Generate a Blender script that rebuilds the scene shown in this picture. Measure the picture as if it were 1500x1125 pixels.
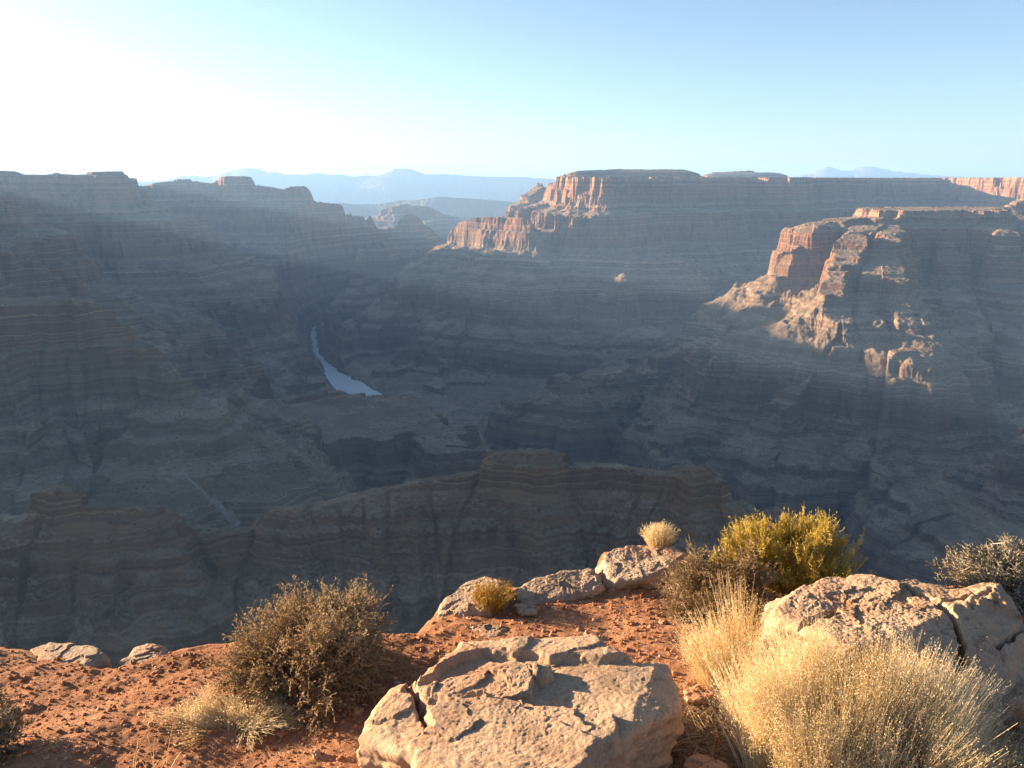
import bpy, math, random
import numpy as np

R = math.radians
scene = bpy.context.scene
for o in list(bpy.data.objects):
    bpy.data.objects.remove(o)

# ------------------------------------------------------------------ camera, sky, sun, exposure
PITCH = 14.4
cam_d = bpy.data.cameras.new("camera")
cam = bpy.data.objects.new("camera", cam_d)
scene.collection.objects.link(cam)
cam_d.sensor_width = 36.0
cam_d.lens = 28.0
cam_d.clip_start = 0.05
cam_d.clip_end = 200000
cam.location = (0, 0, 0)
cam.rotation_euler = (R(90 - PITCH), 0, 0)
scene.camera = cam

SUN_AZ, SUN_EL = -66.0, 8.4          # azimuth from +Y (view direction), negative is to the left
world = bpy.data.worlds.new("World")
scene.world = world
world.use_nodes = True
wn = world.node_tree
wn.nodes.clear()
sky = wn.nodes.new("ShaderNodeTexSky")
sky.sky_type = 'NISHITA'
sky.sun_disc = False
sky.sun_elevation = R(SUN_EL)
sky.sun_rotation = R(SUN_AZ)
sky.altitude = 1100
sky.air_density = 0.8
sky.dust_density = 1.6
sky.ozone_density = 1.9
bg = wn.nodes.new("ShaderNodeBackground")
bg.inputs[1].default_value = 0.051
wo = wn.nodes.new("ShaderNodeOutputWorld")
hs = wn.nodes.new('ShaderNodeHueSaturation')
hs.inputs['Saturation'].default_value = 0.9
wn.links.new(sky.outputs[0], hs.inputs['Color'])
wn.links.new(hs.outputs[0], bg.inputs[0])
wn.links.new(bg.outputs[0], wo.inputs[0])

sun_d = bpy.data.lights.new("sun", 'SUN')
sun = bpy.data.objects.new("sun", sun_d)
scene.collection.objects.link(sun)
sun_d.energy = 5.0
sun_d.angle = R(0.5)
sun_d.color = (1.0, 0.73, 0.46)
sd = np.array([math.sin(R(SUN_AZ)) * math.cos(R(SUN_EL)), math.cos(R(SUN_AZ)) * math.cos(R(SUN_EL)), math.sin(R(SUN_EL))])
from mathutils import Vector
sun.rotation_euler = Vector(sd).to_track_quat('Z', 'Y').to_euler()

scene.view_settings.view_transform = 'Standard'
scene.view_settings.look = 'None'
scene.view_settings.gamma = 1.0
scene.view_settings.exposure = 2.52
scene.render.engine = 'CYCLES'
scene.cycles.use_denoising = True
scene.cycles.max_bounces = 6
scene.cycles.diffuse_bounces = 3
scene.cycles.volume_bounces = 1
scene.cycles.transparent_max_bounces = 8

# ------------------------------------------------------------------ pixel -> world
SP, CP = math.sin(R(PITCH)), math.cos(R(PITCH))
FPX = 28.0 / 36.0 * 1500.0

def ray(px, py):
    u = (px - 750.0) / FPX
    v = (py - 562.5) / FPX
    return u, CP - v * SP, -SP - v * CP

def W(px, py, Y):
    u, dy, dz = ray(px, py)
    t = Y / dy
    return (u * t, Y, dz * t)

# ------------------------------------------------------------------ noise
_rs = np.random.RandomState(7)
_ang = _rs.rand(256, 256) * 2 * np.pi
_GX, _GY = np.cos(_ang).astype(np.float32), np.sin(_ang).astype(np.float32)
_V3 = (_rs.rand(64, 64, 64) * 2 - 1).astype(np.float32)

def perlin(x, y, seed=0):
    x = x + seed * 17.37
    y = y + seed * 31.91
    xf, yf = np.floor(x), np.floor(y)
    xi, yi = xf.astype(np.int64) & 255, yf.astype(np.int64) & 255
    fx, fy = x - xf, y - yf
    x1, y1 = (xi + 1) & 255, (yi + 1) & 255
    ux = fx * fx * fx * (fx * (fx * 6 - 15) + 10)
    uy = fy * fy * fy * (fy * (fy * 6 - 15) + 10)
    a = _GX[xi, yi] * fx + _GY[xi, yi] * fy
    b = _GX[x1, yi] * (fx - 1) + _GY[x1, yi] * fy
    c = _GX[xi, y1] * fx + _GY[xi, y1] * (fy - 1)
    d = _GX[x1, y1] * (fx - 1) + _GY[x1, y1] * (fy - 1)
    return (a + (b - a) * ux + ((c + (d - c) * ux) - (a + (b - a) * ux)) * uy) * 1.5

def fbm(x, y, octv=4, seed=0, gain=0.5, lac=2.03):
    r, a = 0.0, 1.0
    for k in range(octv):
        r = r + a * perlin(x, y, seed + k)
        x, y, a = x * lac, y * lac, a * gain
    return r

def ridged(x, y, octv=4, seed=0, gain=0.5, lac=2.03):
    r, a = 0.0, 1.0
    for k in range(octv):
        r = r + a * (1 - 2 * np.abs(perlin(x, y, seed + k)))
        x, y, a = x * lac, y * lac, a * gain
    return r

def noise3(p, scale, seed=0):
    q = p * scale + np.array([seed * 7.3, seed * 3.1, seed * 11.7])
    f = np.floor(q)
    i = f.astype(np.int64) & 63
    t = q - f
    t = t * t * (3 - 2 * t)
    j = (i + 1) & 63
    out = 0
    for dx in (0, 1):
        X = j[:, 0] if dx else i[:, 0]
        wx = t[:, 0] if dx else 1 - t[:, 0]
        for dy in (0, 1):
            Yy = j[:, 1] if dy else i[:, 1]
            wy = t[:, 1] if dy else 1 - t[:, 1]
            for dz in (0, 1):
                Z = j[:, 2] if dz else i[:, 2]
                wz = t[:, 2] if dz else 1 - t[:, 2]
                out = out + _V3[X, Yy, Z] * wx * wy * wz
    return out

def fbm3(p, scale, octv=4, seed=0, gain=0.5):
    r, a = 0.0, 1.0
    for k in range(octv):
        r = r + a * noise3(p, scale, seed + k)
        scale *= 2.07
        a *= gain
    return r

def sstep(a, b, x):
    t = np.clip((x - a) / (b - a), 0, 1)
    return t * t * (3 - 2 * t)

# ------------------------------------------------------------------ mesh and tag helpers
def mesh_obj(name, verts, faces, mat=None, parent=None, smooth=False, rnd=None):
    """faces: (n,3) or (n,4) int array"""
    verts = np.ascontiguousarray(verts, dtype=np.float32)
    faces = np.ascontiguousarray(faces, dtype=np.int32)
    me = bpy.data.meshes.new(name)
    k = faces.shape[1]
    me.vertices.add(len(verts))
    me.vertices.foreach_set("co", verts.ravel())
    me.loops.add(faces.size)
    me.loops.foreach_set("vertex_index", faces.ravel())
    me.polygons.add(len(faces))
    me.polygons.foreach_set("loop_start", np.arange(0, faces.size, k, dtype=np.int32))
    if smooth:
        me.polygons.foreach_set("use_smooth", np.ones(len(faces), dtype=bool))
    else:
        me.polygons.foreach_set("use_smooth", np.zeros(len(faces), dtype=bool))
    if rnd is not None:
        at = me.attributes.new("rnd", 'FLOAT', 'POINT')
        at.data.foreach_set("value", np.ascontiguousarray(rnd, dtype=np.float32))
    me.update(calc_edges=True)
    if mat:
        me.materials.append(mat)
    o = bpy.data.objects.new(name, me)
    scene.collection.objects.link(o)
    if parent:
        o.parent = parent
    return o

def tag(o, label=None, cat=None, group=None, kind=None):
    if label: o['label'] = label
    if cat: o['category'] = cat
    if group: o['group'] = group
    if kind: o['kind'] = kind
    return o

def empty(name, loc, label, cat, group=None):
    o = bpy.data.objects.new(name, None)
    scene.collection.objects.link(o)
    o.empty_display_size = 0.1
    o.location = loc
    return tag(o, label, cat, group)

# ------------------------------------------------------------------ materials
class NT:
    def __init__(self, name):
        self.m = bpy.data.materials.new(name)
        self.m.use_nodes = True
        self.t = self.m.node_tree
        self.t.nodes.clear()
        self.out = self.n("ShaderNodeOutputMaterial")
        self.geo = self.n("ShaderNodeNewGeometry")
    def n(self, typ, **kw):
        nd = self.t.nodes.new(typ)
        for k, v in kw.items():
            setattr(nd, k, v)
        return nd
    def put(self, sock, v):
        if hasattr(v, "is_linked"):
            self.t.links.new(v, sock)
        elif isinstance(v, (tuple, list)) and len(v) == 3 and sock.type == 'RGBA':
            sock.default_value = (*v, 1)
        else:
            sock.default_value = v
    def math(self, op, a, b=0.0, clamp=False):
        nd = self.n("ShaderNodeMath", operation=op, use_clamp=clamp)
        self.put(nd.inputs[0], a)
        self.put(nd.inputs[1], b)
        return nd.outputs[0]
    def vmul(self, v, s):
        nd = self.n("ShaderNodeVectorMath", operation='MULTIPLY')
        self.put(nd.inputs[0], v)
        nd.inputs[1].default_value = s
        return nd.outputs[0]
    def noise(self, vec, scale, detail=4, rough=0.55, dist=0.0):
        nd = self.n("ShaderNodeTexNoise")
        self.put(nd.inputs['Vector'], vec)
        nd.inputs['Scale'].default_value = scale
        nd.inputs['Detail'].default_value = detail
        nd.inputs['Roughness'].default_value = rough
        nd.inputs['Distortion'].default_value = dist
        return nd.outputs[0]
    def noise1(self, w, scale, detail=4, rough=0.6):
        nd = self.n("ShaderNodeTexNoise", noise_dimensions='1D')
        self.put(nd.inputs['W'], w)
        nd.inputs['Scale'].default_value = scale
        nd.inputs['Detail'].default_value = detail
        nd.inputs['Roughness'].default_value = rough
        return nd.outputs[0]
    def ramp(self, f, stops, interp='LINEAR'):
        nd = self.n("ShaderNodeValToRGB")
        nd.color_ramp.interpolation = interp
        el = nd.color_ramp.elements
        while len(el) < len(stops):
            el.new(0.5)
        for e, (p, c) in zip(el, stops):
            e.position = p
            e.color = (*c, 1) if len(c) == 3 else c
        self.put(nd.inputs[0], f)
        return nd.outputs[0]
    def rng(self, f, a, b, c=0.0, d=1.0):
        nd = self.n("ShaderNodeMapRange")
        self.put(nd.inputs[0], f)
        for i, v in enumerate((a, b, c, d)):
            nd.inputs[i + 1].default_value = v
        return nd.outputs[0]
    def mix(self, f, a, b, mode='MIX'):
        nd = self.n("ShaderNodeMix", data_type='RGBA', blend_type=mode)
        self.put(nd.inputs[0], f)
        self.put(nd.inputs[6], a)
        self.put(nd.inputs[7], b)
        return nd.outputs[2]
    def bump(self, h, strength, dist, normal=None):
        nd = self.n("ShaderNodeBump")
        nd.inputs['Strength'].default_value = strength
        nd.inputs['Distance'].default_value = dist
        self.put(nd.inputs['Height'], h)
        if normal is not None:
            self.put(nd.inputs['Normal'], normal)
        return nd.outputs[0]
    def principled(self, color, rough=0.9, normal=None, spec=0.15):
        nd = self.n("ShaderNodeBsdfPrincipled")
        self.put(nd.inputs['Base Color'], color)
        self.put(nd.inputs['Roughness'], rough)
        nd.inputs['Specular IOR Level'].default_value = spec
        if normal is not None:
            self.put(nd.inputs['Normal'], normal)
        return nd.outputs[0]
    def surface(self, sh):
        self.t.links.new(sh, self.out.inputs['Surface'])
        return self.m

def mat_canyon():
    t = NT("canyon_rock")
    pos = t.geo.outputs['Position']
    sep = t.n("ShaderNodeSeparateXYZ")
    t.put(sep.inputs[0], pos)
    z = sep.outputs[2]
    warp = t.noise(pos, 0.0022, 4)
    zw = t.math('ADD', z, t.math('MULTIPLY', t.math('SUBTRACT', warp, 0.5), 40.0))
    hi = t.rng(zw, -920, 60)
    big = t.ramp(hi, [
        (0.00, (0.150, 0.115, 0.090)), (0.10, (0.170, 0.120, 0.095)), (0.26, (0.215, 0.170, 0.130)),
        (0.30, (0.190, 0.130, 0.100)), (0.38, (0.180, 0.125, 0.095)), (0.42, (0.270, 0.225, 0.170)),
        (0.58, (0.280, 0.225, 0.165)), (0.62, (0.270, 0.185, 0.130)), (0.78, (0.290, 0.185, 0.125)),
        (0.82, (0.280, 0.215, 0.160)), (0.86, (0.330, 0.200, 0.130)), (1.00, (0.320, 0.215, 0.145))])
    fine = t.noise1(t.math('ADD', zw, t.math('MULTIPLY', t.noise(pos, 0.03, 8, 0.7), 16.0)), 0.028, 6, 0.66)
    fcol = t.ramp(fine, [(0.25, (0.38, 0.32, 0.30)), (0.38, (0.50, 0.42, 0.38)), (0.43, (1.15, 1.05, 0.96)), (0.48, (0.55, 0.45, 0.40)), (0.54, (0.70, 0.58, 0.50)),
                         (0.58, (1.50, 1.40, 1.30)), (0.63, (0.80, 0.70, 0.62)), (0.75, (1.30, 1.22, 1.15))])
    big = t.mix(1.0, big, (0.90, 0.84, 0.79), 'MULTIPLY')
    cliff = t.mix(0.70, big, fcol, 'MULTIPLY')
    stv = t.vmul(pos, (0.022, 0.022, 0.005))
    streak = t.noise(stv, 1.0, 8, 0.62, 0.6)
    cliff = t.mix(1.0, cliff, t.ramp(streak, [(0.30, (0.50, 0.47, 0.46)), (0.50, (1.0, 1.0, 1.0)), (0.70, (1.25, 1.18, 1.1))]), 'MULTIPLY')
    # talus and bench debris with thin scrub
    tn = t.noise(pos, 0.012, 6, 0.62)
    tal = t.ramp(tn, [(0.30, (0.185, 0.145, 0.105)), (0.50, (0.290, 0.232, 0.172)), (0.70, (0.400, 0.328, 0.248))])
    tal = t.mix(0.25, tal, big)
    tal = t.mix(0.58, tal, t.mix(1.0, tal, fcol, 'MULTIPLY'))
    scrub = t.noise(pos, 0.11, 6, 0.75)
    tal = t.mix(t.rng(scrub, 0.54, 0.62, 0, 0.6), tal, (0.075, 0.080, 0.050))
    vo = t.n("ShaderNodeTexVoronoi")
    t.put(vo.inputs['Vector'], pos)
    vo.inputs['Scale'].default_value = 0.12
    dots = t.math('MULTIPLY', t.rng(vo.outputs['Distance'], 0.20, 0.30, 1, 0), t.rng(t.noise(pos, 0.02, 3, 0.6), 0.42, 0.58))
    tal = t.mix(t.math('MULTIPLY', dots, 0.8), tal, (0.050, 0.055, 0.032))
    nz = t.n("ShaderNodeSeparateXYZ")
    t.put(nz.inputs[0], t.geo.outputs['True Normal'])
    sl = t.math('ADD', nz.outputs[2], t.math('MULTIPLY', t.math('SUBTRACT', tn, 0.5), 0.25))
    col = t.mix(t.rng(sl, 0.58, 0.80), cliff, tal)
    b1 = t.noise(pos, 0.06, 10, 0.72)
    bz = t.noise1(t.math('ADD', zw, t.math('MULTIPLY', b1, 8.0)), 0.09, 5, 0.7)
    nrm = t.bump(t.math('ADD', b1, t.math('MULTIPLY', bz, 0.35)), 1.0, 12.0)
    return t.surface(t.principled(col, 0.95, nrm, 0.05))

def mat_mountain():
    t = NT("far_mountain")
    pos = t.geo.outputs['Position']
    c = t.ramp(t.noise(pos, 0.0008, 6, 0.6), [(0.3, (0.12, 0.10, 0.08)), (0.7, (0.22, 0.18, 0.14))])
    return t.surface(t.principled(c, 0.95, None, 0.05))

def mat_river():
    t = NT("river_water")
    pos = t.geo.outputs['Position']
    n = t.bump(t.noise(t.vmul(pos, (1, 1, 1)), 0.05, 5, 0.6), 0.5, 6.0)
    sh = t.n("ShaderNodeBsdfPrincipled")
    sh.inputs['Base Color'].default_value = (0.60, 0.64, 0.60, 1)  # bright sky reflection put into the base colour; the water itself is brown
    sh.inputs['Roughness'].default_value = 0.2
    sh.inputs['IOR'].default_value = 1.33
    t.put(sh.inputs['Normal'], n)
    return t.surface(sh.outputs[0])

def mat_soil():
    t = NT("red_soil")
    pos = t.geo.outputs['Position']
    a = t.noise(pos, 3.0, 6, 0.6)
    c = t.ramp(a, [(0.28, (0.21, 0.096, 0.050)), (0.5, (0.325, 0.158, 0.086)), (0.72, (0.415, 0.224, 0.134))])
    b = t.noise(pos, 45.0, 5, 0.7)
    c = t.mix(0.8, c, t.ramp(b, [(0.30, (0.55, 0.52, 0.5)), (0.5, (1, 1, 1)), (0.72, (1.35, 1.32, 1.3))]), 'MULTIPLY')
    g = t.noise(pos, 1.1, 4, 0.6)
    c = t.mix(t.rng(g, 0.55, 0.75, 0, 0.6), c, (0.40, 0.25, 0.15))
    h = t.math('ADD', t.noise(pos, 60.0, 6, 0.7), t.math('MULTIPLY', t.noise(pos, 260.0, 3, 0.6), 0.35))
    return t.surface(t.principled(c, 0.95, t.bump(h, 0.8, 0.02), 0.08))

def mat_limestone(name, base=(0.385, 0.270, 0.180), dark=(0.24, 0.155, 0.10), red=0.4):
    t = NT(name)
    pos = t.geo.outputs['Position']
    a = t.noise(pos, 5.0, 7, 0.65, 0.4)
    c = t.ramp(a, [(0.28, dark), (0.48, base), (0.72, tuple(min(0.75, v * 1.25) for v in base))])
    r = t.noise(pos, 2.2, 5, 0.6)
    c = t.mix(t.rng(r, 0.50, 0.70, 0, red), c, (0.42, 0.165, 0.075))
    l = t.noise(pos, 28.0, 4, 0.65)
    c = t.mix(t.rng(l, 0.58, 0.70, 0, 0.55), c, (0.19, 0.165, 0.135))
    lich = t.noise(pos, 17.0, 6, 0.75, 0.8)
    c = t.mix(t.rng(lich, 0.57, 0.64, 0, 0.6), c, (0.11, 0.095, 0.08))
    dst = t.noise(pos, 3.1, 3, 0.5)
    c = t.mix(t.rng(dst, 0.52, 0.70, 0, 0.4), c, (0.45, 0.335, 0.235))
    p = t.noise(pos, 110.0, 5, 0.7)
    c = t.mix(0.7, c, t.ramp(p, [(0.30, (0.6, 0.58, 0.56)), (0.5, (1, 1, 1)), (0.7, (1.2, 1.2, 1.2))]), 'MULTIPLY')
    h = t.math('ADD', t.noise(pos, 38.0, 8, 0.72), t.math('MULTIPLY', t.noise(pos, 150.0, 4, 0.7), 0.4))
    return t.surface(t.principled(c, 0.92, t.bump(h, 0.55, 0.018), 0.12))

def mat_plant(name, c0, c1, c2, trans=0.35, tcol=None):
    t = NT(name)
    at = t.n("ShaderNodeAttribute", attribute_name="rnd")
    c = t.ramp(at.outputs['Fac'], [(0.0, c0), (0.5, c1), (1.0, c2)])
    p = t.principled(c, 0.75, None, 0.15)
    if trans <= 0:
        return t.surface(p)
    tr = t.n("ShaderNodeBsdfTranslucent")
    t.put(tr.inputs[0], c)
    mx = t.n("ShaderNodeMixShader")
    mx.inputs[0].default_value = trans
    t.t.links.new(p, mx.inputs[1])
    t.t.links.new(tr.outputs[0], mx.inputs[2])
    return t.surface(mx.outputs[0])

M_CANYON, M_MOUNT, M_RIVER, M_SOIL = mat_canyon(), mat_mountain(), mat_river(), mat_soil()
M_LIME = mat_limestone("pale_limestone")
M_RIMROCK = mat_limestone("rim_limestone", (0.34, 0.255, 0.185), (0.20, 0.145, 0.105), 0.5)
M_STONE = mat_limestone("loose_stone", (0.42, 0.24, 0.15), (0.26, 0.12, 0.07), 0.6)

# ------------------------------------------------------------------ canyon terrain
# strata: (top z, bottom z, dh/ds) -> remap of a smooth slope into cliffs and benches
STRATA = [(60, 14, 0.6), (14, -60, 4.5), (-60, -72, 0.6), (-72, -140, 4.0), (-140, -182, 0.6), (-182, -250, 4.0), (-250, -262, 0.7), (-262, -345, 4.0),
          (-345, -395, 0.85), (-395, -418, 1.9), (-418, -472, 0.85), (-472, -492, 1.9), (-492, -555, 0.85), (-555, -630, 2.8), (-630, -705, 0.85), (-705, -726, 2.0), (-726, -780, 0.85),
          (-780, -842, 2.8), (-842, -1000, 0.6)]
_hh = np.arange(60, -1000, -1.0)
_g = np.ones_like(_hh)
for a, b, g in STRATA:
    _g[(_hh <= a) & (_hh > b)] = g
_rl = random.Random(5)
_zc = 60.0
while _zc > -1000:
    th = _rl.uniform(3, 14)
    hard = _rl.uniform(2.0, 5.0)
    m = (_hh <= _zc) & (_hh > _zc - th)
    _g[m] *= hard if _rl.random() < 0.42 else 0.58
    _zc -= th
_sv = 60 - np.cumsum(1.0 / _g)
_ho, _so = _hh[::-1].copy(), _sv[::-1].copy()          # ascending
_g2 = np.ones_like(_hh)                                 # thin beds only, for the nearest ridge
_zc = 60.0
while _zc > -1000:
    th = _rl.uniform(3, 11)
    _g2[(_hh <= _zc) & (_hh > _zc - th)] = _rl.choice([0.55, 0.7, 1.6, 3.0])
    _zc -= th
_so2 = (60 - np.cumsum(1.0 / _g2))[::-1].copy()

def T(s):
    return np.where(s > 60, s, np.interp(s, _so, _ho))

def Tinv(h):
    return np.where(h > 60, h, np.interp(h, _ho, _so))

def seg_near(x, y, a, b):
    abx, aby = b[0] - a[0], b[1] - a[1]
    L2 = abx * abx + aby * aby + 1e-9
    t = np.clip(((x - a[0]) * abx + (y - a[1]) * aby) / L2, 0, 1)
    qx, qy = a[0] + abx * t, a[1] + aby * t
    return np.hypot(x - qx, y - qy), t, qx, qy

def inside(x, y, poly):
    c = np.zeros(x.shape, bool)
    n = len(poly)
    for i in range(n):
        x0, y0 = poly[i][0], poly[i][1]
        x1, y1 = poly[(i + 1) % n][0], poly[(i + 1) % n][1]
        if y0 == y1:
            continue
        k = ((y0 > y) != (y1 > y)) & (x < (x1 - x0) * (y - y0) / (y1 - y0) + x0)
        c ^= k
    return c

def landform(x, y, lines, slope, poly=None, polyz=None, gully=0.34, gmax=150.0, gscale=260.0, flute=7.0, seed=0,
             terr=True, floor=-905.0, rough=1.0, big=1.0, zoff=0.0, flat=22.0, beds=False, edge=0.0, slope2=None, dbr=160.0):
    """lines: lists of (x,y,z) crest points. Returns height (−1e4 where far below)."""
    best = np.full(x.shape, -1e4)
    bd = np.full(x.shape, 1e6)
    bqx, bqy, bs = x.copy(), y.copy(), np.full(x.shape, -1e4)
    allp = [p for l in lines for p in l]
    zmax = max(p[2] for p in allp) if allp else polyz
    if polyz is not None:
        zmax = max(zmax, polyz)
    slope2 = slope2 or slope
    fall = lambda d: slope * np.minimum(d, dbr) + slope2 * np.maximum(d - dbr, 0)
    Ti = (lambda v: Tinv(np.asarray(v, float) + zoff)) if terr else (lambda v: np.asarray(v, float))
    if beds:
        Ti = lambda v: np.interp(v, _ho, _so2)
    reach = (Ti(zmax) - Ti(floor)) / min(slope, slope2 or slope) + gmax * 2
    xs = [p[0] for p in allp] + ([p[0] for p in poly] if poly else [])
    ys = [p[1] for p in allp] + ([p[1] for p in poly] if poly else [])
    msk = (x > min(xs) - reach) & (x < max(xs) + reach) & (y > min(ys) - reach) & (y < max(ys) + reach)
    if not msk.any():
        return best
    X, Y = x[msk], y[msk]
    B = np.full(X.shape, -1e4); D = np.full(X.shape, 1e6); QX = X.copy(); QY = Y.copy(); S = np.full(X.shape, -1e4)
    segs = []
    for l in lines:
        for i in range(len(l) - 1):
            segs.append((l[i], l[i + 1]))
    if poly:
        n = len(poly)
        for i in range(n):
            segs.append(((poly[i][0], poly[i][1], polyz), (poly[(i + 1) % n][0], poly[(i + 1) % n][1], polyz)))
    for a, b in segs:
        d, t, qx, qy = seg_near(X, Y, a, b)
        sa, sb = float(Ti(a[2])), float(Ti(b[2]))
        s = sa + (sb - sa) * t
        v = s - fall(d)
        k = v > B
        B = np.where(k, v, B); D = np.where(k, d, D); QX = np.where(k, qx, QX); QY = np.where(k, qy, QY); S = np.where(k, s, S)
    if poly:
        ins = inside(X, Y, poly)
        sp = float(Ti(polyz))
        k = ins & (sp >= S - 1e-6)
        k = ins
        S = np.where(k, np.maximum(sp, B), S); 
        D = np.where(k, -np.minimum(D, 400), D)
    # gullies: noise stretched down the slope
    k = 0.33
    gx, gy = QX + k * (X - QX), QY + k * (Y - QY)
    amp = np.clip(gully * np.abs(D), 0, gmax)
    g = ridged(gx / gscale, gy / gscale, 4, 3 + seed, 0.5) * 0.75
    g2 = ridged(gx / (gscale * 0.36), gy / (gscale * 0.36), 3, 7 + seed, 0.5) * 0.75
    g0 = ridged(gx / (gscale * 2.3), gy / (gscale * 2.3), 2, 29 + seed, 0.5) * 0.8
    de = D - np.clip(D, 0, flat) - amp * (g - 0.6) * rough - np.clip(0.30 * np.abs(D), 0, gmax * 1.3) * (g0 - 0.75) * rough * big - np.clip(0.14 * np.abs(D), 0, gmax * 0.33) * (g2 - 0.3) * rough
    de = de + rough * (fbm(X / 90, Y / 90, 3, 11 + seed) * np.clip(np.abs(D) * 0.2, 0, 16) + flute * ridged(X / 47, Y / 47, 4, 19 + seed, 0.6) * np.clip(0.6 + 1.2 * perlin(X / 160, Y / 160, 23 + seed), 0.1, 1.6) * np.clip(np.abs(D) / 30, 0.0, 1))
    if beds:
        de = de - 2.2 * ridged(X / 19, Y / 19, 3, 71, 0.6) - 1.0 * fbm(X / 5, Y / 5, 2, 75)
        de = de + 3.5 * sstep(0.84, 1.0, 1 - 2 * np.abs(perlin(gx / 42, gy / 42, 79))) * np.clip(D / 15, 0, 1)
    if edge:
        de = de + edge * (fbm(X / 150, Y / 150, 4, 37 + seed) - 0.2) * sstep(-60, 10, D)
    s = np.where(de > 0, S - fall(de), S - 0.02 * np.minimum(-de, 60))
    h = (np.interp(s, _so2, _ho) if beds else T(s) - zoff) if terr else s
    best[msk] = h
    return best

def L(*pts):
    return [W(*p) for p in pts]

def P565(px, py, z=-566.0):
    u, dy, dz = ray(px, py)
    return (u * z / dz, dy * z / dz)

RIVER = [(-50, 7600), (-300, 6700), (-620, 6150), (-1000, 5800), (-1210, 5400), (-1240, 4900), (-1060, 4200), (-790, 3560), (-490, 3080), (-330, 2700), (-130, 2380), (120, 2080), (350, 1800), (620, 1450), (1100, 1150), (1800, 900)]

def lf_floor(x, y):
    d = np.full(x.shape, 1e6)
    for i in range(len(RIVER) - 1):
        d = np.minimum(d, seg_near(x, y, RIVER[i], RIVER[i + 1])[0])
    d = d + fbm(x / 160, y / 160, 3, 41) * 14
    h = -912 + np.clip((d - 14 - 38 * np.exp(-((y - 3450) / 270.0) ** 2)) * 0.6, 0, 24) + np.clip(d - 90, 0, 4000) * 0.05
    r = np.hypot(x, y)
    h = h + fbm(x / 240, y / 240, 5, 43) * np.clip(d - 60, 0, 200) * 0.07
    far = sstep(8000, 10500, r)
    return h * (1 - far) + far * (-640 + 60 * fbm(x / 2500, y / 2500, 4, 47)), d

FORMS = []      # (name, label, function)
def form(name, label, **kw):
    FORMS.append((name, label, kw))

form("plateau", "hazy shadowed plateau filling the far left with low knobs along its skyline",
     lines=[L((-300, 238, 3500), (-100, 246, 3500), (0, 250, 3550), (60, 256, 3650), (85, 253, 3700), (110, 256, 3750), (135, 252, 3800), (165, 251, 3850), (187, 264, 3900), (215, 285, 3950), (270, 335, 3950), (330, 400, 3900), (390, 470, 3800))],
     poly=[W(-700, 240, 3300)[:2], W(-100, 250, 3560)[:2], W(120, 256, 3800)[:2], W(160, 256, 4300)[:2], (-2500, 5300), (-4200, 6500), (-9000, 6500)],
     polyz=10, slope=0.72, seed=1, edge=40)
form("plateau", "unseen plateau added past the left edge to shade the near ridge",
     lines=[], poly=[(-1430, 1250), (-1480, 1900), (-1720, 2500), (-2350, 3300), (-6000, 3300), (-6000, 1250)], polyz=8, slope=0.75, seed=21)  # unseen landmass, added so its shadow covers the near ridge
form("hill", "unseen rise added past the left edge to shade the near ridge crest",
     lines=[], poly=[(-1480, 1200), (-1500, 1600), (-2300, 1650), (-2300, 1200)], polyz=48, slope=0.9, seed=22)  # unseen higher block, added to keep the near ridge's knob in shadow
form("canyon_ridge", "long hazy blue ridge behind the plateau with flat knobs on its crest",
     lines=[L((60, 272, 5750), (215, 271, 5750), (250, 265, 5750), (268, 262, 5750), (290, 266, 5750), (310, 269, 5750), (325, 262, 5750), (337, 258, 5700), (358, 258, 5700), (372, 266, 5700), (385, 272, 5650), (415, 277, 5650), (428, 273, 5650), (446, 272, 5650), (460, 287, 5620), (500, 292, 5800), (530, 294, 5900), (540, 294, 5900), (552, 298, 5900), (590, 306, 6150), (615, 322, 6500), (640, 350, 6700)),
            L((460, 290, 5620), (470, 330, 5500), (435, 390, 5250)),
            L((330, 268, 5700), (300, 320, 5450), (340, 360, 5250), (400, 420, 4950))],
     slope=0.85, seed=2)
form("hill", "small blue hill in the gap behind the long ridge",
     lines=[L((560, 308, 8200), (585, 298, 8200), (612, 301, 8200), (650, 314, 8200), (684, 322, 8100), (700, 345, 8000))],
     slope=0.55, seed=3)
form("canyon_spur", "dark spur stepping down from the left edge toward the river bend",
     lines=[L((-250, 255, 2500), (-60, 275, 2650), (0, 284, 2700), (28, 300, 2720), (68, 333, 2750), (105, 378, 2800), (150, 402, 2850), (195, 434, 2900), (245, 456, 2950), (330, 480, 3000), (365, 500, 3050), (385, 515, 3100))],
     slope=1.0, seed=4)
form("cliff_ridge", "dark brown cliff ridge at left edge with pale stained rock face at its end",
     lines=[L((-250, 425, 1330), (0, 438, 1400), (60, 434, 1430), (100, 437, 1440), (140, 445, 1440), (190, 477, 1440), (225, 508, 1420), (262, 552, 1380)), L((262, 552, 1390), (310, 585, 1400), (370, 640, 1370), (410, 690, 1330)), L((60, 560, 1370), (90, 620, 1300), (110, 680, 1240))],
     slope=0.95, seed=5, gully=0.5, gmax=95, gscale=140, zoff=32)
form("canyon_bench", "dark terraced bench below the river bend with stepped cliffs along its edge",
     lines=[L((230, 565, 1760), (300, 575, 1850), (400, 586, 1980), (520, 579, 2120)), L((320, 610, 1640), (350, 640, 1540), (385, 662, 1480))],
     poly=[P565(*p) for p in [(300, 585), (400, 584), (520, 578), (590, 583), (650, 617), (680, 645), (690, 655), (650, 652), (600, 634), (560, 640), (520, 632), (480, 645), (440, 636), (400, 640), (340, 625)]],
     polyz=-566, slope=0.95, seed=6, gmax=70, edge=22)
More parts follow.
